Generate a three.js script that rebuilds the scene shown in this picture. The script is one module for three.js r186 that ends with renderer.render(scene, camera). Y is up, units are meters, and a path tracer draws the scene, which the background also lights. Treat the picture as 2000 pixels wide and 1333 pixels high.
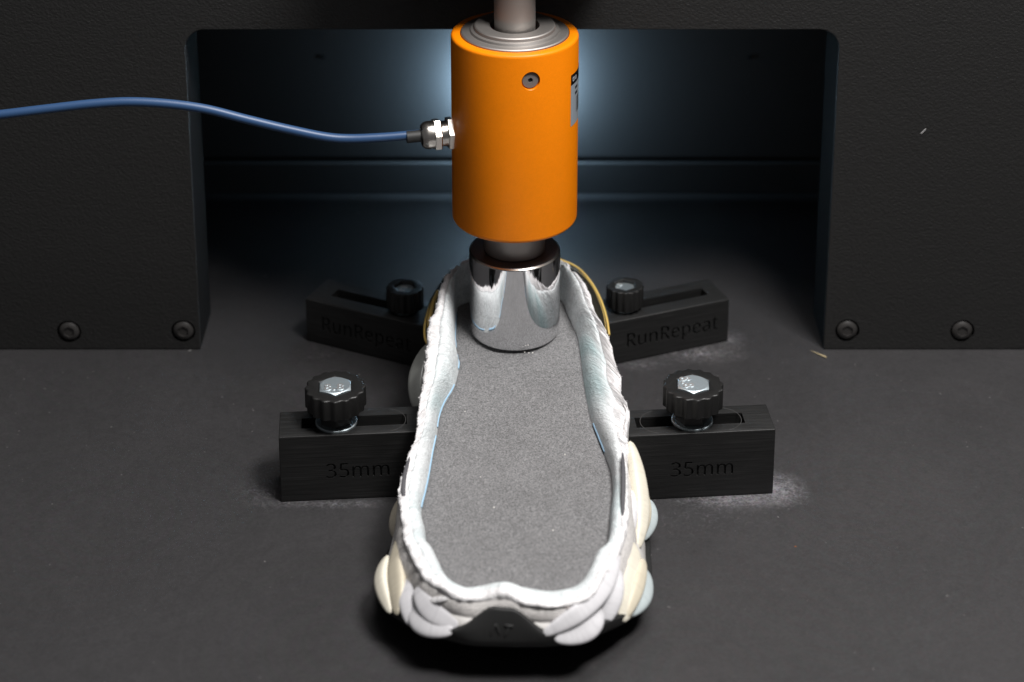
import * as THREE from 'three';
import { RoundedBoxGeometry } from 'three/addons/geometries/RoundedBoxGeometry.js';
import { TextGeometry } from 'three/addons/geometries/TextGeometry.js';
import { FontLoader } from 'three/addons/loaders/FontLoader.js';
import { mergeGeometries, toCreasedNormals as creased } from 'three/addons/utils/BufferGeometryUtils.js';
import { Brush, Evaluator, SUBTRACTION } from 'three-bvh-csg';

// ---------------------------------------------------------------- camera, light, exposure
const scene = new THREE.Scene();
const camera = new THREE.PerspectiveCamera(18.92, 2000 / 1333, 0.05, 20);
camera.position.set(0, 0.555, 0.906);
camera.rotation.set(THREE.MathUtils.degToRad(-17.5), 0, 0);
camera.setViewOffset(2000, 1333, 0, 866.5, 2000, 1333);      // the lens is shifted down so that uprights stay nearly parallel
camera.focus = 0.965;
camera.userData.fStop = 7;
const renderer = new THREE.WebGLRenderer({ antialias: true });
renderer.toneMapping = THREE.LinearToneMapping;
renderer.toneMappingExposure = 1;
renderer.shadowMap.enabled = true;
scene.background = new THREE.Color(0.065, 0.065, 0.067);

function areaLight(color, intensity, w, h, pos, target) {
  const l = new THREE.RectAreaLight(color, intensity, w, h);
  l.position.set(...pos); l.lookAt(...target); scene.add(l);
  return l;
}
areaLight(new THREE.Color(1, 0.98, 0.96), 88, 0.32, 0.24, [0.39, 1.17, 0.44], [0, 0.03, 0.03]);      // workshop lamp, right and in front
areaLight(new THREE.Color(1, 0.98, 0.97), 9.2, 0.9, 0.45, [0.16, 1.55, 0.12], [0, 0, 0.05]);            // ceiling lamp over the bench

// ---------------------------------------------------------------- helpers
let seed = 7;
const rnd = () => { seed = (seed + 0x6d2b79f5) | 0; let t = Math.imul(seed ^ (seed >>> 15), 1 | seed); t = (t + Math.imul(t ^ (t >>> 7), 61 | t)) ^ t; return ((t ^ (t >>> 14)) >>> 0) / 4294967296; };
const V = (x, y, z) => new THREE.Vector3(x, y, z);
const rgb = (r, g, b) => new THREE.Color().setRGB(r, g, b);
const mm = (list) => list.map((p) => V(p[0] / 1000, p[1] / 1000, p[2] / 1000));
const used = new Map();
function numbered(name) { const n = used.get(name) ?? 0; used.set(name, n + 1); return n ? name + '_' + String(n).padStart(3, '0') : name; }
function tag(o, label, category, group, kind) { if (label) o.userData.label = label; if (category) o.userData.category = category; if (group) o.userData.group = group; if (kind) o.userData.kind = kind; return o; }
function thing(name, label, category, pos = [0, 0, 0], turn = 0, group) {
  const o = new THREE.Group(); o.name = numbered(name); o.position.set(...pos); o.rotation.y = turn; scene.add(o);
  return tag(o, label, category, group);
}
function part(name, geo, mat, parent) { const m = new THREE.Mesh(geo, mat); m.name = name; m.castShadow = m.receiveShadow = true; parent.add(m); return m; }
function solo(name, geo, mat, label, category, kind) { const m = part(numbered(name), geo, mat, scene); return tag(m, label, category, null, kind); }
const at = (geo, x, y, z) => geo.translate(x, y, z);
const box = (w, h, d, x = 0, y = 0, z = 0, r = 0) => at(r ? new RoundedBoxGeometry(w, h, d, 2, r) : new THREE.BoxGeometry(w, h, d), x, y, z);
const toCreasedNormals = (g, a) => creased(g.scale(4000, 4000, 4000), a).scale(1 / 4000, 1 / 4000, 1 / 4000);   // the helper welds on a coarse grid
const lathe = (pts, n = 96) => toCreasedNormals(new THREE.LatheGeometry(pts.map((p) => new THREE.Vector2(p[0], p[1])), n), 0.5);
const plain = (g) => { const o = g.index ? g.toNonIndexed() : g; for (const k of Object.keys(o.attributes)) if (!['position', 'normal', 'uv'].includes(k)) o.deleteAttribute(k); return o; };
const merge = (list) => mergeGeometries(list.map(plain));
function boxUV(geo) {                                                    // uv in metres from the main plane of each face
  const p = geo.attributes.position, n = geo.attributes.normal, uv = new Float32Array(p.count * 2);
  for (let i = 0; i < p.count; i++) {
    const ax = Math.abs(n.getX(i)), ay = Math.abs(n.getY(i)), az = Math.abs(n.getZ(i));
    uv[2 * i] = ax > ay && ax > az ? p.getZ(i) : p.getX(i);
    uv[2 * i + 1] = ay >= ax && ay >= az ? p.getZ(i) : p.getY(i);
  }
  geo.setAttribute('uv', new THREE.BufferAttribute(uv, 2));
  return geo;
}
const csg = new Evaluator(); csg.useGroups = false; csg.attributes = ['position', 'normal', 'uv'];
const brush = (g) => { const b = new Brush(plain(g)); b.updateMatrixWorld(); return b; };
function cut(geo, ...tools) { let a = brush(geo); for (const t of tools) a = csg.evaluate(a, brush(t), SUBTRACTION); return a.geometry; }

// tiling value noise
function lattice(n, s) { const a = new Float32Array(n * n); let k = s; for (let i = 0; i < a.length; i++) { k = (Math.imul(k, 1664525) + 1013904223) | 0; a[i] = (k >>> 8) / 16777216; } return a; }
const fade = (t) => t * t * (3 - 2 * t);
function noiseLayer(size, nx, ny, s) {
  const n = Math.max(nx, ny), L = lattice(n, s), out = new Float32Array(size * size);
  for (let y = 0; y < size; y++) {
    const fy = y / size * ny, y0 = Math.floor(fy), ty = fade(fy - y0), ya = (y0 % ny) * n, yb = ((y0 + 1) % ny) * n;
    for (let x = 0; x < size; x++) {
      const fx = x / size * nx, x0 = Math.floor(fx), tx = fade(fx - x0), xa = x0 % nx, xb = (x0 + 1) % nx;
      out[y * size + x] = (L[ya + xa] * (1 - tx) + L[ya + xb] * tx) * (1 - ty) + (L[yb + xa] * (1 - tx) + L[yb + xb] * tx) * ty;
    }
  }
  return out;
}
function noiseField(size, layers) {                                       // layers: [nx, ny, weight, seed]
  const out = new Float32Array(size * size); let total = 0;
  for (const [nx, ny, w, s] of layers) { const a = noiseLayer(size, nx, ny, s); total += w; for (let i = 0; i < out.length; i++) out[i] += a[i] * w; }
  for (let i = 0; i < out.length; i++) out[i] /= total;
  return out;
}
function dataTex(size, f, srgb, tile) {                                   // f(value index) -> [r, g, b] 0..255; tile in metres
  const d = new Uint8Array(size * size * 4);
  for (let i = 0; i < size * size; i++) { const c = f(i); d[4 * i] = c[0]; d[4 * i + 1] = c[1]; d[4 * i + 2] = c[2]; d[4 * i + 3] = 255; }
  const t = new THREE.DataTexture(d, size, size); t.wrapS = t.wrapT = THREE.RepeatWrapping; t.magFilter = THREE.LinearFilter;
  if (srgb) t.colorSpace = THREE.SRGBColorSpace;
  if (tile) t.repeat.set(1 / tile, 1 / tile);
  t.needsUpdate = true;
  return t;
}
const grey = (v) => { const k = Math.max(0, Math.min(255, v * 255)); return [k, k, k]; };

// ---------------------------------------------------------------- textures
const leatherField = noiseField(1024, [[100, 150, 1, 11], [210, 280, 0.8, 12], [400, 420, 0.5, 13], [24, 30, 0.25, 14]]);
const leatherBump = dataTex(1024, (i) => grey(leatherField[i]), false, 0.115);
const fineField = noiseField(1024, [[512, 512, 1, 21], [256, 256, 0.7, 22], [64, 64, 0.5, 23], [12, 12, 0.5, 24]]);
const fineBump = dataTex(1024, (i) => grey(fineField[i]), false, 0.12);
const fineTint = dataTex(1024, (i) => grey(0.70 + 0.5 * (fineField[i] - 0.5)), true, 0.12);
const paintTint = dataTex(1024, (i) => grey(0.95 + 0.07 * (fineField[i] - 0.5)), true, 0.10);
const podTint = dataTex(1024, (i) => grey(0.965 + 0.16 * (fineField[i] - 0.5)), true, 0.05);
const speckField = noiseField(1024, [[256, 256, 1.0, 31], [400, 400, 1, 32], [512, 512, 0.6, 33], [16, 16, 0.12, 34], [6, 6, 0.16, 35]]);
const speckTint = dataTex(1024, (i) => { const v = 0.72 + 0.62 * (speckField[i] - 0.5); return grey(v); }, true, 0.13);
const speckBump = dataTex(1024, (i) => grey(speckField[i]), false, 0.13);
const printField = noiseField(512, [[2, 256, 1, 41], [3, 128, 0.7, 42], [5, 40, 0.8, 43], [256, 256, 0.25, 44]]);
const printBump = dataTex(512, (i) => grey(printField[i]), false, 0.045);
const printTint = dataTex(512, (i) => grey(0.62 + 0.7 * (printField[i] - 0.5)), true, 0.045);
const clothField = noiseField(512, [[170, 170, 1, 51], [90, 60, 0.8, 52], [30, 30, 0.7, 53], [8, 8, 0.6, 54]]);
const clothBump = dataTex(512, (i) => grey(clothField[i]), false, 0.05);
const clothTint = dataTex(512, (i) => grey(0.93 + 0.34 * (clothField[i] - 0.5)), true, 0.05);
const brushField = noiseField(512, [[3, 256, 1, 61], [8, 200, 0.6, 62]]);
const brushBump = dataTex(512, (i) => grey(brushField[i]), false, 0);

// ---------------------------------------------------------------- materials
const std = (color, roughness, metalness = 0, extra = {}) => new THREE.MeshPhysicalMaterial({ color, roughness, metalness, ...extra });
const M = {
  panel: std(rgb(0.0108, 0.0105, 0.0103), 0.6, 0, { bumpMap: leatherBump, bumpScale: 0.0003 }),
  flange: std(rgb(0.005, 0.0051, 0.0053), 0.85, 0, { specularIntensity: 0.3 }),
  inner: std(rgb(0.047, 0.046, 0.047), 0.5, 0, { bumpMap: fineBump, bumpScale: 0.0001 }),
  orange: std(rgb(0.98, 0.25, 0.0012), 0.42, 0, { map: paintTint, specularIntensity: 0.45, clearcoat: 0.12, clearcoatRoughness: 0.3, bumpMap: fineBump, bumpScale: 0.00005 }),
  steel: std(rgb(0.42, 0.395, 0.375), 0.56, 1),
  mark: std(rgb(0.9, 0.9, 0.9), 0.45, 1),
  steelDark: std(rgb(0.44, 0.405, 0.385), 0.5, 1),
  steelScrew: std(rgb(0.20, 0.18, 0.17), 0.7, 0.4),
  steelTop: std(rgb(0.16, 0.15, 0.15), 0.45, 1),
  chrome: std(rgb(0.80, 0.80, 0.81), 0.06, 1),
  nickel: std(rgb(0.80, 0.755, 0.70), 0.26, 1),
  zinc: std(rgb(0.58, 0.66, 0.70), 0.5, 1, { bumpMap: fineBump, bumpScale: 0.00004 }),
  scratch: std(rgb(0.06, 0.058, 0.057), 0.5),
  hole: std(rgb(0.006, 0.006, 0.006), 0.9),
  screw: std(rgb(0.03, 0.028, 0.027), 0.42),
  plastic: std(rgb(0.019, 0.0187, 0.0185), 0.55, 0, { map: printTint, bumpMap: printBump, bumpScale: 0.00012 }),
  knob: std(rgb(0.009, 0.0088, 0.0086), 0.42, 0, { bumpMap: fineBump, bumpScale: 0.00008 }),
  nut: std(rgb(0.022, 0.02, 0.02), 0.4),
  cable: std(rgb(0.026, 0.066, 0.155), 0.42),
  rubber: std(rgb(0.018, 0.018, 0.018), 0.6),
  foam: std(rgb(0.31, 0.307, 0.312), 0.95, 0, { map: speckTint, bumpMap: speckBump, bumpScale: 0.0004 }),
  fabric: std(rgb(0.80, 0.785, 0.79), 0.95, 0, { map: clothTint, bumpMap: clothBump, bumpScale: 0.0006, sheen: 0.3, sheenColor: rgb(1, 1, 1), sheenRoughness: 0.6 }),
  lining: std(rgb(0.73, 0.755, 0.765), 0.95, 0, { vertexColors: true, map: clothTint, bumpMap: clothBump, bumpScale: 0.0005 }),
  side: std(rgb(0.74, 0.71, 0.69), 0.85, 0, { map: clothTint, bumpMap: clothBump, bumpScale: 0.0003 }),
  crumb: std(rgb(0.55, 0.53, 0.5), 0.9),
  fluff: std(rgb(0.86, 0.84, 0.85), 1),
  blue: std(rgb(0.30, 0.47, 0.62), 0.8),
  core: std(rgb(0.60, 0.58, 0.56), 0.7),
  white: std(rgb(0.66, 0.65, 0.67), 0.55, 0, { map: podTint, bumpMap: fineBump, bumpScale: 0.00012 }),
  lav: std(rgb(0.60, 0.59, 0.61), 0.55, 0, { map: podTint, bumpMap: fineBump, bumpScale: 0.00012 }),
  cream: std(rgb(0.74, 0.695, 0.585), 0.5, 0, { map: podTint, bumpMap: fineBump, bumpScale: 0.00012 }),
  cream2: std(rgb(0.62, 0.56, 0.44), 0.5, 0, { map: podTint, bumpMap: fineBump, bumpScale: 0.00012 }),
  tan: std(rgb(0.42, 0.38, 0.31), 0.5, 0, { map: podTint, bumpMap: fineBump, bumpScale: 0.00012 }),
  pale: std(rgb(0.50, 0.56, 0.57), 0.5, 0, { map: podTint, bumpMap: fineBump, bumpScale: 0.00012 }),
  black: std(rgb(0.008, 0.008, 0.008), 0.62, 0, { bumpMap: fineBump, bumpScale: 0.0001 }),
  emblem: std(rgb(0.016, 0.016, 0.016), 0.5),
  dark: std(rgb(0.07, 0.068, 0.075), 0.7),
  greypale: std(rgb(0.5, 0.51, 0.49), 0.4),
  dark2: std(rgb(0.30, 0.27, 0.26), 0.8),
  greypod: std(rgb(0.28, 0.285, 0.27), 0.35, 0, { clearcoat: 0.5, clearcoatRoughness: 0.2 }),
  greydark: std(rgb(0.09, 0.09, 0.085), 0.35, 0, { clearcoat: 0.5, clearcoatRoughness: 0.2 }),
  amber: std(rgb(0.75, 0.70, 0.55), 0.08, 0, { transmission: 0.97, thickness: 0.004, ior: 1.3, attenuationColor: rgb(0.30, 0.25, 0.15), attenuationDistance: 0.004 }),
  gold: std(rgb(0.62, 0.43, 0.13), 0.35, 0, { clearcoat: 0.6, clearcoatRoughness: 0.15 }),
  goldpale: std(rgb(0.50, 0.44, 0.30), 0.4, 0, { clearcoat: 0.5 }),
};

// ---------------------------------------------------------------- base plate (the bench of the machine)
{
  const n = 2048, c = document.createElement('canvas'); c.width = c.height = n;
  const g = c.getContext('2d'), half = 0.34, s = n / (2 * half);
  const X = (x) => (x + half) * s, Z = (z) => (z + 0.3) * s;
  g.fillStyle = 'rgb(63,61,62)'; g.fillRect(0, 0, n, n);
  const blot = (x, z, r, col, a) => { const q = g.createRadialGradient(X(x), Z(z), 0, X(x), Z(z), r * s); q.addColorStop(0, `rgba(${col},${a})`); q.addColorStop(1, `rgba(${col},0)`); g.fillStyle = q; g.fillRect(X(x) - r * s, Z(z) - r * s, 2 * r * s, 2 * r * s); };
  for (let i = 0; i < 70; i++) blot((rnd() * 2 - 1) * half, rnd() * 0.68 - 0.3, 0.03 + 0.09 * rnd(), rnd() < 0.5 ? '74,70,70' : '52,51,52', 0.20);
  // scuffed patches rubbed round the clamp feet: short crossing strokes
  function scuff(x, z, rx, rz, count, alpha, inner = 0) {
    for (let i = 0; i < count; i++) {
      const a = rnd() * Math.PI * 2, r = inner + (1 - inner) * Math.pow(rnd(), 0.62), px = x + Math.cos(a) * r * rx, pz = z + Math.sin(a) * r * rz, d = rnd() * Math.PI * 2, l = (0.0006 + 0.0016 * rnd()) * s;
      g.strokeStyle = `rgba(${150 + 30 * rnd() | 0},${146 + 28 * rnd() | 0},${150 + 28 * rnd() | 0},${alpha * (1.15 - r) * (0.4 + rnd())})`; g.lineWidth = 0.7 + rnd() * 1.1;
      g.beginPath(); g.moveTo(X(px), Z(pz)); g.quadraticCurveTo(X(px) + Math.cos(d) * l, Z(pz) + Math.sin(d) * l, X(px) + Math.cos(d + 0.8) * l * 1.6, Z(pz) + Math.sin(d + 0.8) * l * 1.6); g.stroke();
    }
  }
  blot(0.124, 0.070, 0.017, '112,109,112', 0.36); blot(0.112, 0.079, 0.014, '112,109,112', 0.32); blot(0.097, 0.081, 0.013, '104,101,104', 0.35); scuff(0.123, 0.071, 0.017, 0.016, 2200, 0.27); scuff(0.101, 0.079, 0.030, 0.009, 1500, 0.24); scuff(0.112, 0.076, 0.03, 0.016, 600, 0.14);
  scuff(-0.112, 0.074, 0.020, 0.015, 1100, 0.14); scuff(-0.085, 0.083, 0.038, 0.004, 900, 0.15);
  blot(0.108, -0.055, 0.018, '100,96,95', 0.3); scuff(0.100, -0.053, 0.027, 0.011, 1300, 0.20); scuff(0.117, -0.068, 0.010, 0.012, 500, 0.18); scuff(0.066, -0.042, 0.02, 0.007, 500, 0.16);
  scuff(0.085, 0.093, 0.045, 0.020, 350, 0.14); scuff(-0.10, -0.052, 0.03, 0.012, 250, 0.12);
  for (let i = 0; i < 120; i++) {                                          // long faint scratches
    const x = (rnd() * 2 - 1) * half, z = rnd() * 0.6 - 0.25, d = rnd() * 6.3, l = (0.004 + 0.014 * rnd()) * s;
    g.strokeStyle = `rgba(125,120,122,${0.07 + 0.10 * rnd()})`; g.lineWidth = 0.8;
    g.beginPath(); g.moveTo(X(x), Z(z)); g.quadraticCurveTo(X(x) + Math.cos(d) * l, Z(z) + Math.sin(d) * l, X(x) + Math.cos(d + 0.3) * l * 2, Z(z) + Math.sin(d + 0.3) * l * 2); g.stroke();
  }
  for (let i = 0; i < 1500; i++) {                                         // dust
    const x = (rnd() * 2 - 1) * half, z = rnd() * 0.62 - 0.27, near = z < 0.04 && Math.abs(x) > 0.12 ? 1 : rnd() < 0.45 ? 1 : 0; if (!near) continue;
    const r = (rnd() < 0.06 ? 1.1 + rnd() * 1.2 : 0.4 + rnd() * 0.6), v = 120 + 90 * rnd() | 0;
    g.fillStyle = `rgba(${v},${v - 4},${v - 8},${0.25 + 0.5 * rnd()})`; g.beginPath(); g.ellipse(X(x), Z(z), r * (1 + rnd()), r, rnd() * 3, 0, 7); g.fill();
  }
  g.fillStyle = 'rgb(150,82,40)'; g.beginPath(); g.ellipse(X(0.1275), Z(0.116), 1.6, 1.3, 0, 0, 7); g.fill();
  const im = g.getImageData(0, 0, n, n), d = im.data;
  for (let i = 0; i < n * n; i++) { const k = fineField[((i / n | 0) % 1024) * 1024 + (i % 1024)] - 0.5, m = 1 + 0.34 * k; d[4 * i] *= m; d[4 * i + 1] *= m; d[4 * i + 2] *= m; }
  const map = new THREE.DataTexture(new Uint8Array(d.buffer.slice(0)), n, n);
  map.colorSpace = THREE.SRGBColorSpace; map.magFilter = THREE.LinearFilter; map.wrapS = map.wrapT = THREE.MirroredRepeatWrapping; map.needsUpdate = true;
  const geo = boxUV(plain(box(1.2, 0.02, 1.1, 0, -0.01, 0.23)));
  const uv = geo.attributes.uv; for (let i = 0; i < uv.count; i++) uv.setXY(i, (uv.getX(i) + half) / (2 * half), (uv.getY(i) + 0.3) / (2 * half));
  solo('base_plate', geo, std(rgb(0.51, 0.52, 0.53), 0.55, 0, { map, bumpMap: fineBump, bumpScale: 0.00006 }), 'dark grey scuffed and dusty base plate under the shoe and clamps', 'base plate', 'structure');
}

// ---------------------------------------------------------------- machine housing with its opening
{
  const zp = -0.057, t = 0.003, top = 0.1817, hw = 0.1652, r = 0.0105;
  const h = thing('machine_housing', 'black leather textured machine housing with a wide recess behind the orange cylinder', 'machine');
  const outline = (o) => { const p = new THREE.Path(), w = hw + o, q = r + o, y = top + o; p.moveTo(-w, 0.0004); p.lineTo(-w, y - q); p.absarc(-w + q, y - q, q, Math.PI, Math.PI / 2, true); p.lineTo(w - q, y); p.absarc(w - q, y - q, q, Math.PI / 2, 0, true); p.lineTo(w, 0.0004); return p; };
  const s = new THREE.Shape();
  s.moveTo(-0.55, 0.0004); s.lineTo(-0.55, 0.5); s.lineTo(0.55, 0.5); s.lineTo(0.55, 0.0004);
  for (const p of outline(0).getPoints(14).reverse()) s.lineTo(p.x, p.y);
  const screws = [[-0.2342, 0.0108], [-0.1738, 0.0111], [0.1773, 0.0115], [0.2381, 0.0112]];
  for (const [x, y] of screws) { const o = new THREE.Path(); o.absarc(x, y, 0.0068, 0, Math.PI * 2, true); s.holes.push(o); }
  const front = new THREE.ExtrudeGeometry(s, { depth: t - 0.0008, bevelEnabled: true, bevelThickness: 0.0004, bevelSize: 0.0004, bevelOffset: -0.0004, bevelSegments: 2, curveSegments: 40 });
  part('front_panel', boxUV(plain(at(front, 0, 0, zp - t + 0.0004))), M.panel, h);
  const f = new THREE.Shape(outline(0.0025).getPoints(14)); for (const p of outline(0).getPoints(14).reverse()) f.lineTo(p.x, p.y);
  part('opening_flange', boxUV(plain(at(new THREE.ExtrudeGeometry(f, { depth: 0.036, bevelEnabled: false }), 0, 0, zp - t - 0.0362))), M.flange, h);
  part('back_wall', boxUV(plain(box(0.9, 0.4, 0.016, 0, 0.2213, -0.2545, 0.004))), M.inner, h);
  part('lower_ledge', boxUV(plain(box(0.88, 0.0206, 0.020, 0, 0.0105, -0.2555, 0.0008))), M.inner, h);
  for (const x of [-1, 1]) part('side_wall', box(0.004, 0.48, 0.19, x * 0.43, 0.2405, -0.155), M.inner, h);
  part('recess_ceiling', box(0.85, 0.004, 0.19, 0, 0.40, -0.155), M.inner, h);
  for (const x of [-0.1143, 0.144]) part('wall_hole', new THREE.CylinderGeometry(0.0013, 0.0013, 0.0012, 20).rotateX(Math.PI / 2).translate(x, 0.0905, -0.2467), M.hole, h);
  const hexCut = new THREE.CylinderGeometry(0.0031, 0.0031, 0.006, 6).translate(0, 0.0035, 0);
  const head = cut(lathe([[0, -0.003], [0.0056, -0.003], [0.0058, -0.0016], [0.0053, 0.0000], [0.0042, 0.0009], [0.0030, 0.0013], [0, 0.0013]], 48), hexCut).rotateX(Math.PI / 2);
  for (const [x, y] of screws) {
    const w = part('screw', head, M.screw, h); w.position.set(x, y, zp - 0.0006);
    const b = part('screw_seat', lathe([[0.0044, -0.0006], [0.0067, 0.0004], [0.0072, 0.0004], [0.0072, -0.0010], [0.0044, -0.0010], [0.0044, -0.0006]], 40).rotateX(Math.PI / 2), M.panel, w); b.position.z = -0.0026;
    const k = part('socket', new THREE.CylinderGeometry(0.0033, 0.0033, 0.0004, 6).rotateX(Math.PI / 2), M.hole, w); k.position.z = -0.0022;
  }
}

// ---------------------------------------------------------------- small blue-white lamp inside the recess, behind the cylinder
{
  const l = thing('recess_lamp', 'small blue white lamp glowing on the back wall behind the orange cylinder', 'lamp', [0, 0, 0]);
  part('stalk', new THREE.CylinderGeometry(0.002, 0.002, 0.3, 16).translate(0, 0.22, -0.2250), M.steelDark, l);
  const dir = V(0, 0, -1), pos = V(0, 0.074, -0.2290), q = new THREE.Quaternion().setFromUnitVectors(V(0, 1, 0), dir);
  const b = part('lamp_body', lathe([[0, -0.012], [0.006, -0.012], [0.0075, -0.008], [0.0075, 0.004], [0.0065, 0.004], [0.0065, 0.002], [0, 0.002]], 40), M.steelDark, l); b.position.copy(pos); b.quaternion.copy(q);
  const e = new THREE.MeshStandardMaterial({ color: 0x111111, emissive: rgb(0.45, 0.75, 1), emissiveIntensity: 3 });
  const d = part('lens', new THREE.CylinderGeometry(0.0062, 0.0062, 0.001, 32), e, l); d.position.copy(pos).addScaledVector(dir, 0.0027); d.quaternion.copy(q);
  const s = new THREE.RectAreaLight(rgb(0.50, 0.77, 1), 3500, 0.011, 0.011);
  s.position.copy(pos).addScaledVector(dir, 0.0045); s.lookAt(pos.clone().addScaledVector(dir, 1)); l.add(s);
}

// ---------------------------------------------------------------- press ram, load cell, indenter
const AX = 0.0013;
{
  const r = thing('press_ram', 'brushed steel shaft coming down into the top of the orange cylinder', 'shaft', [AX, 0, 0]);
  part('shaft', lathe([[0, 0.200], [0.0098, 0.200], [0.0098, 0.30], [0, 0.30]], 96), M.steel, r);
  part('press_head', box(0.11, 0.08, 0.068, 0, 0.278, -0.021, 0.002), M.panel, r);
}
{
  const R = 0.0304, c = thing('load_cell', 'orange painted cylinder with side cable gland, stepped steel top and grey label', 'load cell', [AX, 0, 0]);
  const arc = (cx, cy, q, a0, a1, n) => Array.from({ length: n + 1 }, (_, i) => { const a = a0 + (a1 - a0) * i / n; return [cx + q * Math.cos(a), cy + q * Math.sin(a)]; });
  let body = lathe([[0.0150, 0.1064], [0.0280, 0.1064], ...arc(R - 0.0022, 0.1086, 0.0022, -Math.PI / 2, 0, 6), ...arc(R - 0.0016, 0.2010, 0.0016, 0, Math.PI / 2, 6), [0.0264, 0.2027], [0.0261, 0.2026], [0.0259, 0.2023], [0.0259, 0.2005], [0.0150, 0.2005], [0.0150, 0.1064]], 160);
  const a1 = 14.3 * Math.PI / 180, hy = 0.1897;
  const bore = (a, depth, rad) => new THREE.CylinderGeometry(rad, rad, 0.02, 40).rotateX(Math.PI / 2).translate(0, hy, R - depth + 0.01).rotateY(a);
  const flare = (a) => new THREE.CylinderGeometry(0.0058, 0.0038, 0.002, 40).rotateX(Math.PI / 2).translate(0, hy, R + 0.0002).rotateY(a);
  body = cut(body, bore(a1, 0.0022, 0.0044), flare(a1), bore(-1.66, 0.0022, 0.0044), flare(-1.66));
  const uv = boxUV(body.clone()); part('body', uv, M.orange, c);
  const sHead = cut(new THREE.CylinderGeometry(0.0038, 0.0040, 0.002, 40), new THREE.CylinderGeometry(0.0013, 0.0013, 0.004, 6).translate(0, 0.002, 0)).rotateX(Math.PI / 2);
  for (const a of [a1, -1.66]) {
    const w = part('screw', sHead, M.steelScrew, c); w.position.set(Math.sin(a) * (R - 0.0021), hy, Math.cos(a) * (R - 0.0021)); w.rotation.y = a;
    const k = part('socket', new THREE.CylinderGeometry(0.0014, 0.0014, 0.0003, 6).rotateX(Math.PI / 2), M.hole, w); k.position.z = 0.0001;
  }
  part('top_flange', lathe([[0.0118, 0.2010], [0.0118, 0.2062], [0.0124, 0.2065], [0.0186, 0.2066], [0.0192, 0.2062], [0.0195, 0.2049], [0.0206, 0.2047], [0.0210, 0.2046], [0.0214, 0.2036], [0.0250, 0.2034], [0.0256, 0.2030], [0.0256, 0.2006], [0.0118, 0.2006]], 128), M.steel, c);
  part('bottom_boss', lathe([[0, 0.1030], [0.0150, 0.1030], [0.0150, 0.1063], [0, 0.1063]], 96), M.steelDark, c);
  // label
  const k = document.createElement('canvas'); k.width = 512; k.height = 384; const g = k.getContext('2d');
  g.fillStyle = '#8d949a'; g.fillRect(0, 0, 512, 384); g.fillStyle = '#0b0b0d'; g.fillRect(0, 0, 512, 78);
  g.fillStyle = '#b9bcc0'; g.font = 'bold 56px sans-serif'; g.fillText('tra', 22, 56);
  g.fillStyle = '#17181a'; g.fillRect(70, 108, 60, 20); g.fillRect(70, 150, 60, 20); for (let i = 0; i < 9; i++) g.fillRect(96 + i * 20, 190, 8 + (i * 7) % 9, 120);
  const lab = new THREE.CanvasTexture(k); lab.colorSpace = THREE.SRGBColorSpace; lab.magFilter = THREE.LinearFilter;
  part('label', new THREE.CylinderGeometry(R + 0.0001, R + 0.0001, 0.0262, 40, 1, true, 60.2 * Math.PI / 180, 1.15).translate(0, 0.1735, 0), std(rgb(1, 1, 1), 0.4, 0, { map: lab, side: THREE.DoubleSide }), c);
  // cable gland, axis along -x and a little towards the front
  const gl = new THREE.Group(); gl.name = 'cable_gland'; gl.position.set(-0.0296, 0.1521, 0.003); gl.rotation.set(0, 0.20, Math.PI / 2 + 0.02); c.add(gl);
  const hex = (r, y0, y1, b) => { const q = new THREE.Shape(); for (let i = 0; i < 6; i++) { const a = i * Math.PI / 3 - 0.26; q[i ? 'lineTo' : 'moveTo'](Math.cos(a) * r, Math.sin(a) * r); } return new THREE.ExtrudeGeometry(q, { depth: y1 - y0 - 2 * b, bevelEnabled: true, bevelThickness: b, bevelSize: b, bevelOffset: -b, bevelSegments: 2 }).translate(0, 0, y0 + b).rotateX(-Math.PI / 2); };
  part('lock_nut', hex(0.0083, 0.0, 0.0030, 0.0004), M.nickel, gl);
  part('neck', lathe([[0, 0.003], [0.0062, 0.003], [0.0062, 0.0062], [0, 0.0062]], 48), M.nickel, gl);
  part('gland_nut', hex(0.0080, 0.0062, 0.0096, 0.0004), M.nickel, gl);
  part('dome_nut', lathe([[0, 0.0060], [0.0066, 0.0060], [0.0068, 0.0064], [0.0068, 0.0125], [0.0064, 0.0140], [0.0054, 0.0152], [0.0040, 0.0156], [0.0036, 0.0150], [0, 0.0150]], 24), M.nickel, gl);
  part('sleeve', new THREE.CylinderGeometry(0.0029, 0.0029, 0.008, 32).translate(0, 0.0185, 0), M.rubber, gl);
}
{
  const d = thing('indenter', 'polished chrome steel cylinder pressed into the grey heel foam', 'press foot', [AX, 0, 0]);
  part('stem', lathe([[0, 0.0892], [0.0147, 0.0892], [0.0150, 0.0896], [0.0150, 0.1029], [0, 0.1029]], 96), M.steelDark, d);
  part('chrome_foot', lathe([[0, 0.0445], [0.0208, 0.0445], [0.0218, 0.0450], [0.0223, 0.0459], [0.02245, 0.0475], [0.02245, 0.0880]], 160), M.chrome, d);
  part('rim_chamfer', lathe([[0.02245, 0.0880], [0.0223, 0.0884], [0.0216, 0.08895]], 160), M.nickel, d);
  part('top_face', lathe([[0.0216, 0.08895], [0.0214, 0.0891], [0, 0.0891]], 96), M.steelTop, d);
}
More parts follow.
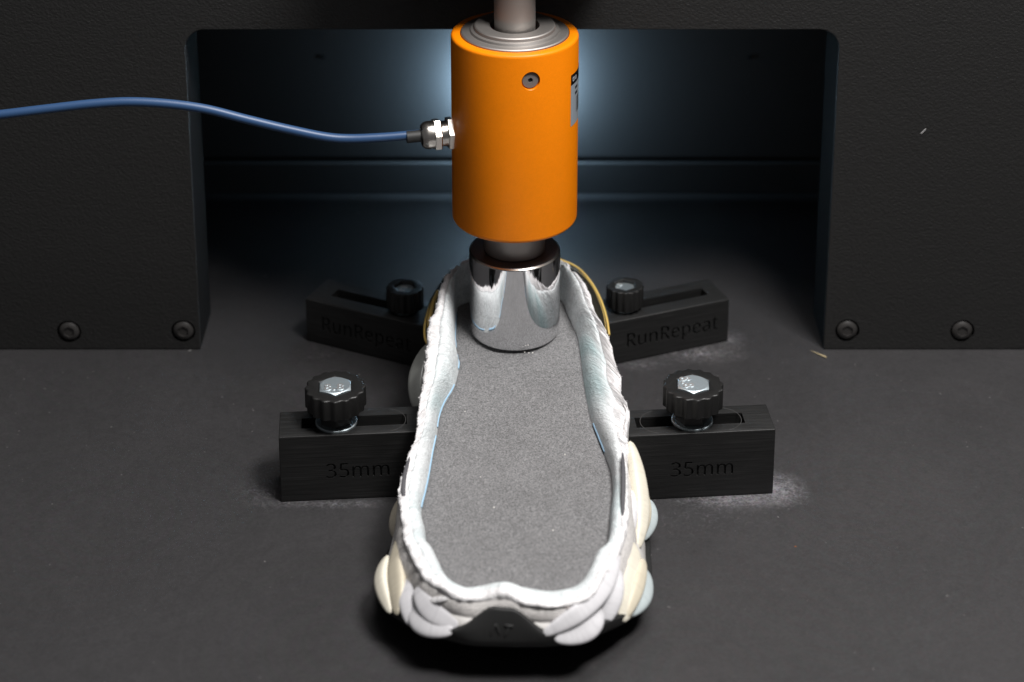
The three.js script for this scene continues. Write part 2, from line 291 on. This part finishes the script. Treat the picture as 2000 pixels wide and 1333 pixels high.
// ---------------------------------------------------------------- blue cable
{
  const c = thing('sensor_cable', 'thin blue cable curving in from the left to the gland on the orange cylinder', 'cable');
  const p = new THREE.CatmullRomCurve3(mm([[-43.6, 152.4, 5.5], [-48.9, 152.3, 6.5], [-63.6, 151.7, 8.0], [-78.1, 151.6, 9.0], [-87.8, 152.8, 10.0], [-107.0, 157.5, 11.0], [-126.2, 163.0, 12.0], [-145.2, 168.7, 13.0], [-161.8, 171.7, 14.0], [-180.9, 173.2, 15.0], [-197.6, 172.6, 16.0], [-216.8, 170.7, 17.0], [-240.8, 168.0, 18.0], [-262.7, 165.6, 18.0]]));
  part('blue_jacket', new THREE.TubeGeometry(p, 200, 0.0022, 20, false), M.cable, c);
}

// ---------------------------------------------------------------- clamps
const bold = await new FontLoader().loadAsync('fonts/droid/droid_sans_bold.typeface.json');
const font = await new FontLoader().loadAsync('fonts/droid/droid_sans_regular.typeface.json');
const words = (text, size, depth, f = font) => { const g = new TextGeometry(text, { font: f, size, depth, curveSegments: 5, bevelEnabled: false }); g.computeBoundingBox(); const b = g.boundingBox; return g.translate(-(b.min.x + b.max.x) / 2, 0, 0); };
function clamp(label, [x, z], turn, size, text, bolt, slot) {
  const c = thing('shoe_clamp', label, 'clamp', [x, 0, z], turn, null), { len, hgt, dep } = size;
  // block, origin at the middle of its foot
  const tg = words(text.word, text.size, 0.003).translate(text.x, text.y, dep / 2 - 0.0012);
  let g = box(len, hgt, dep, 0, hgt / 2 + 0.0002, 0, 0.0005);
  g = cut(g, box(slot.len, hgt, slot.dep, slot.x, hgt / 2 + 0.004, 0), tg);
  part('block', boxUV(toCreasedNormals(g, 0.5)), M.plastic, c);
  for (const [x, a0] of bolt.rings ?? []) part('wear_ring', new THREE.TorusGeometry(0.0098, 0.00014, 6, 40, 2.6).rotateX(-Math.PI / 2).rotateY(a0).translate(x, hgt + 0.0001, 0), M.scratch, c);
  const k = bolt.scale, bx = bolt.x, y0 = hgt + 0.0002;
  const add = (name, geo, mat, parent = c, y = 0) => { const m = part(name, geo, mat, parent); m.position.set(parent === c ? bx : 0, parent === c ? y0 - 0.0006 + y : y, 0); return m; };
  add('washer', lathe([[0.0050 * k, 0], [0.0093 * k, 0], [0.0097 * k, 0.0003], [0.0097 * k, 0.0013], [0.0093 * k, 0.0016], [0.0050 * k, 0.0016], [0.0050 * k, 0]], 72), M.zinc);
  const hexR = (r, h) => new THREE.CylinderGeometry(r, r, h, 6).translate(0, h / 2, 0);
  if (bolt.nut) { const n = add('hex_collar', toCreasedNormals(hexR(0.0079 * k, bolt.nut), 0.4), M.nut, c, 0.0016); n.rotation.y = bolt.nutTurn; }
  const ky = 0.0016 + bolt.nut, kh = bolt.height, s = new THREE.Shape(), N = 16, KR = 0.0142 * k;
  for (let i = 0; i <= 360; i++) { const a = i / 360 * Math.PI * 2, r = KR - 0.00048 * k * (1 - Math.cos(a * N)); s[i ? 'lineTo' : 'moveTo'](Math.cos(a) * r, Math.sin(a) * r); }
  const hole = new THREE.Path(), HR = 0.0086 * k; for (let i = 0; i <= 6; i++) { const a = -i * Math.PI / 3 + bolt.turn; hole[i ? 'lineTo' : 'moveTo'](Math.cos(a) * HR, Math.sin(a) * HR); } s.holes.push(hole);
  const kg = new THREE.ExtrudeGeometry(s, { depth: kh - 0.0014 * k, bevelEnabled: true, bevelThickness: 0.0007 * k, bevelSize: 0.0007 * k, bevelOffset: -0.0007 * k, bevelSegments: 3 }).translate(0, 0, 0.0007 * k).rotateX(-Math.PI / 2);
  const kn = add('knob', merge([boxUV(plain(toCreasedNormals(kg, 0.6))), plain(lathe([[0, 0.0002], [KR * 0.86, 0.0002], [KR * 0.86, 0.0030], [0, 0.0030]], 48))]), M.knob, c, ky);
  // hexagonal bolt head, round chamfer on top
  const B = 0.0083 * k, IN = B * Math.cos(Math.PI / 6), rows = [], n = 120, top = kh + bolt.proud;
  const hexRad = (a) => IN / Math.cos(((a % (Math.PI / 3)) + Math.PI / 3) % (Math.PI / 3) - Math.PI / 6);
  for (const [f, y] of [['hex', 0.003], ['low', 0], ['cham', 0], ['in', 0]]) { const row = []; for (let i = 0; i < n; i++) { const a = i / n * Math.PI * 2, h = hexRad(a), over = Math.max(0, h - IN * 0.97); const r = f === 'hex' || f === 'low' ? h : f === 'cham' ? IN * 0.95 : 0.00001, yy = f === 'hex' ? y : f === 'low' ? top - over * 0.42 - 0.0001 : top; row.push(V(Math.cos(a) * r, yy, Math.sin(a) * r)); } rows.push(row); }
  const bg = toCreasedNormals(loft(rows, true).toNonIndexed(), 0.3); const bh = add('bolt_head', boxUV(bg), M.zinc, kn); bh.rotation.y = bolt.turn + bolt.spin;
  const dg = words('8.8', 0.0050 * k, 0.0005 * k, bold).rotateX(-Math.PI / 2).translate(0, top - 0.00005, 0);
  const mk = part('grade_mark', dg, M.mark, kn); mk.position.set(bolt.mark[0] * k, 0, bolt.mark[1] * k); mk.rotation.y = bolt.mark[2];
  return c;
}
function loft(rows, flip) {
  const n = rows[0].length, m = rows.length, pos = new Float32Array(m * (n + 1) * 3), uv = new Float32Array(m * (n + 1) * 2), idx = []; let v = 0;
  for (let j = 0; j < m; j++) {
    if (j) v += rows[j][0].distanceTo(rows[j - 1][0]);
    let u = 0;
    for (let i = 0; i <= n; i++) { const p = rows[j][i % n], k = j * (n + 1) + i; if (i) u += rows[0][i % n].distanceTo(rows[0][i - 1]); pos.set([p.x, p.y, p.z], 3 * k); uv.set([u, v], 2 * k); }
  }
  for (let j = 0; j < m - 1; j++) for (let i = 0; i < n; i++) { const a = j * (n + 1) + i, b = a + 1, c = a + n + 1, d = c + 1; if (flip) idx.push(a, c, b, b, c, d); else idx.push(a, b, c, b, d, c); }
  const g = new THREE.BufferGeometry(); g.setAttribute('position', new THREE.BufferAttribute(pos, 3)); g.setAttribute('uv', new THREE.BufferAttribute(uv, 2)); g.setIndex(idx);
  g.computeVertexNormals();
  const N = g.attributes.normal;                                           // close the seam
  for (let j = 0; j < m; j++) { const a = j * (n + 1), b = a + n, x = N.getX(a) + N.getX(b), y = N.getY(a) + N.getY(b), z = N.getZ(a) + N.getZ(b), l = Math.hypot(x, y, z) || 1; N.setXYZ(a, x / l, y / l, z / l); N.setXYZ(b, x / l, y / l, z / l); }
  return g;
}
const small = { len: 0.074, hgt: 0.0250, dep: 0.0245 }, tall = { len: 0.074, hgt: 0.0343, dep: 0.0220 };
const rad = (d) => d * Math.PI / 180;
clamp('black clamp block engraved 35mm left of the shoe, under a scalloped knob', [-0.0715, 0.0680], rad(4.6), tall, { word: '35mm', size: 0.0076, x: -0.0010, y: 0.0118 }, { x: -0.0105, scale: 1, nut: 0.0076, nutTurn: 0.0, height: 0.0104, turn: Math.PI / 6, spin: 0, proud: 0.0006, mark: [-0.0006, 0.0046, 0], rings: [[0.0120, -1.3]] }, { x: -0.0022, len: 0.0490, dep: 0.0086 });
clamp('black clamp block engraved 35mm right of the shoe, pale scuffed patch at its foot', [0.0845, 0.0672], rad(4.9), tall, { word: '35mm', size: 0.0076, x: 0.0030, y: 0.0118 }, { x: -0.0003, scale: 1, nut: 0.0076, nutTurn: 0.45, height: 0.0104, turn: Math.PI / 6 - 0.15, spin: 0, proud: 0.0006, mark: [-0.0054, -0.0006, -1.45], rings: [[0.0130, -1.3], [-0.0150, 1.84]] }, { x: -0.0015, len: 0.0510, dep: 0.0086 });
clamp('low black clamp block in shade beside the cut heel, left one of the rear pair', [-0.0711, -0.0620], rad(-24.8), small, { word: 'RunRepeat', size: 0.0080, x: -0.0005, y: 0.0088 }, { x: 0.0165, scale: 0.69, nut: 0.0008, nutTurn: 0.2, height: 0.0115, turn: 0.3, spin: 0, proud: -0.0016, mark: [-0.0040, 0.0005, -1.4] }, { x: -0.0020, len: 0.0480, dep: 0.0076 });
clamp('low black clamp block beside the amber heel window, rear right, lettering facing the front', [0.0765, -0.0638], rad(21.5), small, { word: 'RunRepeat', size: 0.0080, x: 0.0040, y: 0.0088 }, { x: -0.0185, scale: 0.69, nut: 0.0008, nutTurn: 0.2, height: 0.0115, turn: 0.2, spin: 0, proud: -0.0016, mark: [-0.0030, -0.0020, 0.6] }, { x: 0.0025, len: 0.0520, dep: 0.0076 });

// ---------------------------------------------------------------- the cut shoe
{
  const shoe = thing('cut_shoe', 'lower half of a running shoe with its white upper cut off, grey footbed foam exposed', 'shoe');
  const F0 = mm([[1,47.8,-34.5],[-24.6,47.6,-21.9],[-27.6,47.2,-14.6],[-28,46.9,-8.9],[-28.1,46.1,3.4],[-27.9,45,12],[-26.6,43.4,26.2],[-25.8,42.8,31],[-26.8,41.6,41.2],[-28.4,40.5,50],[-32,39.2,60.1],[-34.1,37.9,70.4],[-34.9,36.4,81.5],[-36.3,34.6,95.1],[-37.5,33.3,112.3],[-38.4,32.8,122.1],[-39.7,32,136.4],[-37.6,31.3,148.8],[-36.3,31.6,159.9],[-33,31.9,166.3],[-27.6,32.5,183.3],[-23.7,32.8,190.5],[-18.8,32.8,193],[-12.9,32.8,190.8],[-2.9,32.8,191],[4.8,32.8,191.5],[12.6,32.8,192.8],[18.7,32.8,192.8],[27.1,32.8,189.8],[31.8,32.4,181.2],[35.2,32,169.7],[40.1,31.7,161.8],[42,31.3,148.8],[42.9,31.9,137.8],[44.5,32.7,123.9],[44.7,33.5,109.3],[42.9,34.3,97.9],[39.9,36,84.3],[37.5,37.5,72.9],[35.7,39.6,57.2],[34.4,41.7,39.6],[33.9,43.4,26.2],[33,45.2,11.2],[31.9,46,3.8],[30.8,46.5,0],[29.4,46.9,-7.5],[28,47.1,-12.7],[25.9,47.6,-21.9],[20.9,48,-29.2]]), O0 = mm([[1,68.5,-39.5],[-21.8,67.9,-28.7],[-27.7,67.6,-22.7],[-31.5,67.2,-14.8],[-34.9,65.9,-7.2],[-36.6,64.1,11.8],[-39.6,61.5,24.8],[-40.1,59,37.5],[-41,56.1,52.8],[-41.3,53.2,67.6],[-42.6,50.5,80.5],[-43,47.9,93],[-43.6,45.9,101.2],[-46.3,43.4,110.4],[-48.4,41.7,123.8],[-49.1,40.1,133.2],[-47.5,38.4,145.9],[-45.9,37.6,160.2],[-43.8,38,168.9],[-40.8,38.3,176.8],[-35.7,37.8,188.9],[-29.1,37.8,196],[-22.2,36.8,201],[-13.5,35.8,200.9],[-2.9,38.8,201.7],[4.7,35.8,203.6],[13.2,34.3,204.2],[20.7,34.3,203.2],[31.1,35.8,200.3],[37.7,38.8,189.3],[42,38.4,180.1],[45.4,38,170.1],[48.1,38.6,159.4],[49.7,38.4,145.9],[50.4,40.1,133.2],[51.1,41.9,120.1],[51.4,43.5,108.6],[51.6,45,99.8],[52,47.1,91.7],[53.4,50.2,83.4],[50.7,52.4,73.9],[50.4,54.9,62.3],[49.2,56.6,57.3],[46.6,59.8,38.9],[44.5,61.9,29.5],[40.8,63.5,16.8],[37.9,66.4,1.1],[31.6,67.3,-16.7],[24.9,67.8,-26.7]]), S0 = mm([[1,0,-51.8],[-29.8,0,-38.8],[-36.9,0,-29.9],[-40,0,-18.7],[-42.6,0,-8.7],[-44,0,11.8],[-44.7,0,24.8],[-45.1,0,37.5],[-45.6,0,52.8],[-46.1,0,67.6],[-46.5,0,80.5],[-47.5,0,93],[-48.2,0,101.2],[-50.1,0,110.4],[-52.8,1.4,123.8],[-54.6,2.3,133.2],[-57,3.6,145.9],[-56.8,6.3,161.4],[-54.2,8.4,172.1],[-49,11,181.1],[-40.9,15.1,193.7],[-32.8,17.2,201],[-24.1,17.2,204.8],[-15.6,17.2,207.5],[-3.4,17.2,208.1],[5.1,17.2,208.2],[14.2,17.2,208.1],[22.1,17.2,206.7],[32.5,17.2,202.4],[42.2,15.1,193.5],[48.9,12.1,184.3],[54.7,8.7,173.3],[58.4,6.1,160.4],[59.8,3.6,145.9],[60.2,2.3,133.2],[60.5,1,120.1],[58.5,0,108.6],[57,0,99.8],[55.5,0,91.7],[54,0,83.4],[52.4,0,73.9],[51,0,62.3],[50.5,0,57.3],[48.4,0,38.9],[47.4,0,29.5],[46.2,0,16.8],[43.9,0,1.1],[38.9,0,-20.7],[33.3,0,-36.1]]);
  const n = 588, ring = (pts) => { const c = new THREE.CatmullRomCurve3(pts, true, 'catmullrom', 0.5); return Array.from({ length: n }, (_, i) => c.getPoint(i / n)); };
  const F = ring(F0), O = ring(O0), S = ring(S0);
  const wob = Array.from({ length: 6 }, () => Array.from({ length: n }, () => rnd() - 0.5));
  const soft = (a, w) => a.map((_, i) => { let s = 0; for (let k = -w; k <= w; k++) s += a[(i + k + n) % n]; return s / (2 * w + 1); });
  const rough = soft(wob[0], 1), mid = soft(wob[1], 5).map((v) => v * 3), low = soft(wob[2], 14).map((v) => v * 5);
  const tear = new Array(n).fill(0); for (let k = 0; k < 46; k++) { const c = Math.floor(rnd() * n), w = 1 + rnd() * 3.5, d = 0.06 + 0.22 * rnd() * rnd(); for (let j = -12; j <= 12; j++) tear[(c + j + n) % n] = Math.max(tear[(c + j + n) % n], d * Math.exp(-j * j / (w * w))); }
  const toeness = (p) => THREE.MathUtils.smoothstep(p.z, 0.13, 0.18);
  // one point of the cut rim: t = 0 at the foam, 1 at the outer edge
  const rim = (i, t, s, out = 0, wobble = 0) => { const a = F[i], b = O[i], rise = b.y - a.y, q = a.clone().lerp(b, t); q.y = a.y + rise * s - (wobble >= 1 ? tear[i] * rise : 0); const d = b.clone().sub(a).setY(0).normalize(); q.addScaledVector(d, out + wobble * rough[i] * 0.0014); q.y += wobble * (mid[i] * 0.0008 + rough[i] * 0.0006); q.addScaledVector(d, wobble * mid[i] * 0.0005); return q; };
  const row = (t, s, out, wb) => Array.from({ length: n }, (_, i) => rim(i, t, s, out, wb));
  // grey footbed foam
  {
    const rows = [], hf = (i) => F[i];
    for (const t of [-0.06, 0, 0.04, 0.12, 0.25, 0.4, 0.55, 0.7, 0.85, 1]) {
      rows.push(Array.from({ length: n }, (_, i) => {
        const a = hf(i), zc = Math.min(Math.max(a.z, -0.008), 0.165), c = V(0.001, a.y + (zc < 0.02 ? -0.0006 : 0), zc), p = a.clone().lerp(c, t);
        const e = Math.hypot(p.x - AX, p.z); if (e < 0.033) p.y -= 0.0011 * (1 - THREE.MathUtils.smoothstep(e, 0.0225, 0.033));
        p.y += -0.0012 * Math.exp(-Math.max(0, t) * 14) + (t < 0 ? -0.001 : 0) + low[i] * 0.0003 * (1 - t);
        return p;
      }));
    }
    part('footbed_foam', planar(loft(rows, true)), M.foam, shoe);
  }
  function planar(g) { const p = g.attributes.position, uv = g.attributes.uv; for (let i = 0; i < p.count; i++) uv.setXY(i, p.getX(i), p.getZ(i)); return g; }
  // padded lining inside the rim, then the cut fabric round it
  const lining = part('lining', loft([row(-0.03, -0.12, 0, 0), row(0.02, 0.20, 0, 0.2), row(0.08, 0.50, 0, 0.4), row(0.18, 0.76, 0, 0.6), row(0.32, 0.92, 0, 0.7), row(0.48, 0.99, 0, 0.8), row(0.62, 0.98, 0, 0.8), row(0.68, 0.80, 0, 0.5), row(0.70, 0.50, 0, 0)], false), M.lining, shoe);
  {                                                                        // faint blue-green staining of the padding
    const g = lining.geometry, c = new Float32Array(g.attributes.position.count * 3), white = rgb(1, 1, 1), stain = rgb(0.66, 0.83, 0.84), k = new THREE.Color();
    for (let j = 0; j < 9; j++) for (let i = 0; i <= n; i++) {
      const u = (i % n) * 392 / n, near = (a, w) => Math.exp(-((u - a) ** 2) / (w * w));
      const f = 0.12 + low[i % n] * 0.5 + mid[i % n] * 0.25 + (j < 5 ? 0.55 * near(312, 9) + 0.5 * near(330, 6) + 0.4 * near(84, 8) : 0);
      k.copy(white).lerp(stain, THREE.MathUtils.clamp(f, 0, 1)); c.set([k.r, k.g, k.b], 3 * (j * (n + 1) + i));
    }
    g.setAttribute('color', new THREE.BufferAttribute(c, 3));
  }
  part('cut_upper', loft([row(0.58, 0.60, 0, 0), row(0.60, 0.93, 0, 0.5), row(0.66, 1.02, 0, 1), row(0.80, 1.05, 0, 1.2), row(0.92, 1.02, 0, 1.5), row(1.0, 0.97, 0.0002, 2.0), row(1.0, 0.80, 0.0006, 1.2), row(1.0, 0.45, 0.0006, 0.5), row(1.0, 0.05, 0.0, 0)], false), M.fabric, shoe);
  const fringe = [];
  for (let k = 0; k < 1700; k++) {
    const i = Math.floor(rnd() * n), q = rim(i, 0.80 + 0.22 * rnd(), 1.0, 0, 1.6), d = O[i].clone().sub(F[i]).setY(0).normalize();
    if (q.z > 0.12 && rnd() < 0.6) continue;
    const l = 0.0004 + 0.0015 * rnd() * rnd(), g = new THREE.ConeGeometry(0.00008 + 0.00010 * rnd(), l, 4, 1, true).translate(0, l * 0.4, 0);
    const dirn = V(d.x * (0.4 + rnd()) + (rnd() - 0.5) * 1.3, (rnd() - 0.25) * 1.1, d.z * (0.4 + rnd()) + (rnd() - 0.5) * 1.3).normalize();
    fringe.push(g.applyQuaternion(new THREE.Quaternion().setFromUnitVectors(V(0, 1, 0), dirn)).translate(q.x, q.y, q.z));
  }
  tag(part('loose_fibres', merge(fringe), M.fluff, shoe), null, null, null, 'stuff');
  // blue line of lining beside the foam
  const blueRun = (i0, i1, r) => { const c = new THREE.CatmullRomCurve3(F.slice(i0, i1).map((p, k) => p.clone().add(V(0, 0.0002 + 0.0002 * mid[i0 + k], 0)))); part('blue_edge', new THREE.TubeGeometry(c, (i1 - i0) * 2, r, 8, false), M.blue, shoe); };
  blueRun(34, 66, 0.00045); blueRun(70, 90, 0.0006); blueRun(104, 141, 0.0005); blueRun(146, 191, 0.00055); blueRun(435, 455, 0.00055);
  // fabric side wall, midsole core, black outsole with the toe cap
  const mix = (i, t, y, out = 0) => { const a = O[i], b = S[i], p = a.clone().lerp(b, t), d = b.clone().sub(V(0.001, 0, Math.min(Math.max(b.z, 0), 0.155))).setY(0).normalize(); p.y = y; return p.addScaledVector(d, out); };
  const all = (f) => Array.from({ length: n }, (_, i) => f(i));
  const hgt = (i, k) => F[i].y + (O[i].y - F[i].y) * k;
  const ruled = (i, y, out = 0) => { const y0 = O[i].y - 0.001, y1 = S[i].y + 0.004, t = THREE.MathUtils.clamp((y0 - y) / (y0 - y1), 0, 1); return mix(i, t, y, out); };
  const wall = (i, t, out) => ruled(i, O[i].y - 0.001 + (S[i].y + 0.005 - O[i].y) * t, out);
  const wave = (i) => toeness(O[i]) * (low[i] * 0.0006 + mid[i] * 0.0003) - 0.0003;
  part('upper_side', loft([all((i) => wall(i, 0.0, -0.0012)), all((i) => wall(i, 0.06, -0.0006)), all((i) => wall(i, 0.15, wave(i) + 0.0003)), all((i) => wall(i, 0.32, wave(i))), all((i) => wall(i, 0.48, -0.0006 + wave(i) * 0.5)), all((i) => wall(i, 0.6, -0.002))], false), M.side, shoe);
  part('midsole', loft([all((i) => wall(i, 0.45, -0.004)), all((i) => wall(i, 0.55, -0.0007)), all((i) => wall(i, 0.8, -0.0008)), all((i) => wall(i, 1, -0.001)), all((i) => mix(i, 1, S[i].y + 0.002, -0.003))], false), M.core, shoe);
  const bump = (x, z) => z < 0.17 ? 0 : 0.0092 * (1 - THREE.MathUtils.smoothstep(Math.abs(x + 0.0042), 0.0035, 0.0205));
  const lip = (i) => S[i].y + 0.0055 + 0.001 * THREE.MathUtils.smoothstep(S[i].z, 0.19, 0.203) + bump(S[i].x, S[i].z);
  part('outsole', loft([all((i) => mix(i, 1, S[i].y + 0.0006, -0.02)), all((i) => mix(i, 1, S[i].y, -0.0012)), all((i) => mix(i, 1, S[i].y + 0.0010, 0.0008)), all((i) => mix(i, 1, S[i].y + 0.0042, 0.0010)), all((i) => ruled(i, (S[i].y + 0.0042 + lip(i)) / 2, 0.0013)), all((i) => ruled(i, lip(i) - 0.0006, 0.0013)), all((i) => ruled(i, lip(i), 0.0007)), all((i) => ruled(i, lip(i), -0.004))], true), M.black, shoe);
  // moulded pods and strips
  function petal(name, mat, w, t, nrm, list) {
    const c = new THREE.CatmullRomCurve3(mm(list)), N = V(...nrm).normalize(), rows = [], A = 44, Bn = 22;
    for (let i = 0; i <= A; i++) {
      const u = i / A, p = c.getPoint(u), d = c.getTangent(u), side = d.clone().cross(N).normalize(), up = side.clone().cross(d).normalize(), k = Math.pow(Math.max(0.0004, Math.sin(Math.PI * Math.pow(u, 0.92))), 0.42), rr = [];
      for (let j = 0; j < Bn; j++) { const a = j / Bn * Math.PI * 2, ca = Math.cos(a), sa = Math.sin(a); rr.push(p.clone().addScaledVector(side, Math.sign(ca) * Math.pow(Math.abs(ca), 0.7) * w * 0.001 * k).addScaledVector(up, Math.sign(sa) * Math.pow(Math.abs(sa), 0.62) * t * 0.001 * k)); }
      rows.push(rr);
    }
    part(name, loft(rows, false), mat, shoe);
  }
  function tube(name, mat, r, list) { part(name, new THREE.TubeGeometry(new THREE.CatmullRomCurve3(mm(list)), 60, r / 1000, 10, false), mat, shoe); }
  petal('midsole_pod', M.tan, 3.6, 2.5, [-0.75,0.6,0.25], [[-49.3,27,119.4],[-50.9,22,129.4],[-50.6,17.5,135.7]]);
  petal('midsole_pod', M.cream2, 4.8, 2.1, [-0.75,0.6,0.25], [[-48.3,28.1,146.9],[-48.8,26.4,166.9],[-47.5,23.5,180.2],[-47.3,18.9,189.7]]);
  petal('midsole_pod', M.cream, 3.8, 2.8, [-0.75,0.6,0.25], [[-53.5,21.8,154.3],[-54.7,20.1,168.6],[-50.2,17.6,186.7]]);
  petal('midsole_pod', M.lav, 4.6, 2.5, [-0.45,0.6,0.7], [[-44.1,25.4,165.5],[-43,24.2,184.5],[-41.3,18.3,195.6]]);
  petal('midsole_pod', M.lav, 4.6, 1.5, [-0.45,0.6,0.7], [[-39.6,30.2,187],[-33,27.2,197.6],[-22,24.3,204.1]]);
  petal('midsole_pod', M.white, 5.2, 2, [-0.45,0.6,0.7], [[-41.5,22.5,190.6],[-35.9,21.8,198.3],[-23.6,22.8,205.1]]);
  petal('midsole_pod', M.white, 2, 1.6, [0.75,0.6,0.25], [[53.7,35,115.6],[53.3,29,132],[49.8,23.1,149.6]]);
  petal('midsole_pod', M.cream, 4.4, 2.8, [0.75,0.6,0.25], [[53.4,43,98.3],[55.8,36,115.1],[56.9,27,129],[54.6,19.2,144.8]]);
  petal('midsole_pod', M.cream2, 2.4, 1.8, [0.75,0.6,0.25], [[58.7,28,111],[59.8,21,120.2],[57.3,14.5,130.6]]);
  petal('midsole_pod', M.pale, 4, 2.8, [0.75,0.6,0.25], [[61,18,106],[61.9,13,112.4],[57.8,8.6,123.7]]);
  petal('midsole_pod', M.cream, 7, 2.8, [0.75,0.6,0.25], [[51.4,27.7,151.7],[50.4,24.6,166.1],[47.3,21.2,180.5],[45.1,16.7,190.9]]);
  petal('midsole_pod', M.cream2, 3.4, 2.6, [0.75,0.6,0.25], [[56.1,23,158.2],[51.9,21.1,175.2],[46.9,17.1,188.8]]);
  petal('midsole_pod', M.pale, 4.8, 3, [0.75,0.6,0.25], [[57.4,16.9,157.4],[54.5,16.1,172.8],[48.1,14.9,184.4]]);
  petal('midsole_pod', M.white, 5.6, 1.8, [0.45,0.6,0.7], [[43.5,34.3,179.5],[40.6,28.9,189.9],[38.3,20.8,197]]);
  petal('midsole_pod', M.white, 4.2, 1.8, [0.45,0.6,0.7], [[44.4,37.3,174],[37.3,34.2,192.4],[26.9,30.2,203.6],[12.4,23.3,208.3]]);
  petal('midsole_pod', M.white, 6.2, 2, [0.45,0.6,0.7], [[35.5,28.2,196.9],[29.9,24.4,203.6],[16.5,22,208.2]]);
  petal('trim_strip', M.dark, 1.05, 0.9, [0.1,1,0.1], [[49.2,45.2,110.8],[48.9,43,125.8],[48.1,40.2,139],[47.3,38,150.5]]);
  petal('trim_strip', M.dark, 0.9, 0.9, [-0.1,1,0.1], [[-45.5,44,112.6],[-47.2,42,124.3],[-47.2,39.5,134.2],[-45.4,37,140.7]]);
  petal('overlay_edge', M.fabric, 1.2, 0.7, [-0.45,0.6,0.7], [[-34.7,28.9,195],[-30.2,32.2,197.8],[-25.7,34.4,199.7]]);
  petal('overlay_edge', M.dark2, 0.7, 0.35, [0.45,0.6,0.7], [[21.5,33,203.4],[25.7,31.2,203],[29.4,29.1,202.4]]);
  petal('arch_pod', M.greypod, 6, 4, [-0.75,0.6,0.25], [[-40.3,43,11.9],[-45,34,27],[-45.3,24,41.6]]);
  petal('arch_pod', M.greypale, 1.4, 2.2, [-0.75,0.6,0.25], [[-45,37,21.1],[-46.8,31,26.7],[-46.5,26,35.7]]);
  petal('arch_pod', M.greydark, 2, 3, [-0.75,0.6,0.25], [[-43.6,37,17.7],[-45.3,31,26.7],[-44.8,26,39.4]]);
  petal('heel_window', M.amber, 4.4, 3.2, [-0.75,0.6,0.25], [[-31.2,45,-60.7],[-38.5,42,-32.1],[-39.5,38,-13],[-39,34,0.2]]);
  petal('heel_window', M.amber, 5, 3.4, [0.75,0.6,0.25], [[21.6,46,-67.9],[34.9,45,-50],[42,42,-25.7],[46.3,36,-2.3]]);
  tube('window_edge', M.gold, 0.55, [[25.4,47,-68.9],[33.7,46,-62.8],[40.2,45,-50.6],[45.2,43,-34.6],[48,40,-18.8],[48.8,37,-7.1]]);
  tube('window_edge', M.goldpale, 0.8, [[30,46,-58.8],[37,46,-41],[42.1,43,-22.8],[46.1,39,-5.1]]);
  tube('window_edge', M.gold, 0.6, [[-34.2,45,-53.9],[-39.2,44,-37.6],[-42.9,41,-23.3],[-44.1,38,-12],[-43.3,36,-4.3],[-41.9,35,-1]]);
  tube('window_edge', M.gold, 1.1, [[-37.9,48,-31.8],[-40,47,-21.9],[-41.2,44,-13.7],[-41.5,42,-5.9]]);
  petal('emblem', M.emblem, 0.45, 0.35, [0,0.5,0.85], [[-8.7,23.2,208.6],[-6.6,27.1,207.2],[-4.9,23.7,208.6]]);
  petal('emblem', M.emblem, 0.45, 0.35, [0,0.5,0.85], [[-3.3,27.2,207.3],[-1.2,27.1,207.6],[0.6,27,207.7]]);
  petal('emblem', M.emblem, 0.45, 0.35, [0,0.5,0.85], [[-1.2,26.9,207.6],[-1.9,25,208.3],[-2.9,23.1,209]]);
}

// ---------------------------------------------------------------- bits lying about
solo('wood_splinter', new THREE.ConeGeometry(0.0005, 0.0105, 6).rotateZ(Math.PI / 2 - 0.02).rotateY(-0.75).translate(0.1615, 0.0006, -0.0520), std(rgb(0.42, 0.34, 0.2), 0.8), 'thin tan splinter on the base plate by the right foot of the black housing', 'splinter');

{
  const bits = [];
  for (const [x, y, z, r] of [[6.2, 45.4, 24.2, 0.3], [8.2, 45.3, 24.6, 0.35], [10.0, 45.2, 24.4, 0.4], [-7.9, 32.0, 133.4, 0.45], [17.6, 31.2, 149, 0.4], [7.6, 31.7, 176, 0.4], [-22, 38.4, 66, 0.3], [24, 34.6, 96, 0.3], [-14, 33.4, 112, 0.3]]) bits.push(new THREE.IcosahedronGeometry(r / 1000, 1).scale(1, 0.7, 1.3).translate(x / 1000, y / 1000, z / 1000));
  solo('crumbs', merge(bits), M.crumb, 'tiny white crumbs lying on the grey foam at the foot of the chrome cylinder', 'crumbs', 'stuff');
}
solo('lint_fibre', new THREE.CylinderGeometry(0.00012, 0.00012, 0.0035, 5).rotateZ(-0.72).translate(0.2105, 0.1262, -0.0566), M.fluff, 'single white lint fibre stuck to the black housing right of the recess', 'lint');

renderer.render(scene, camera);
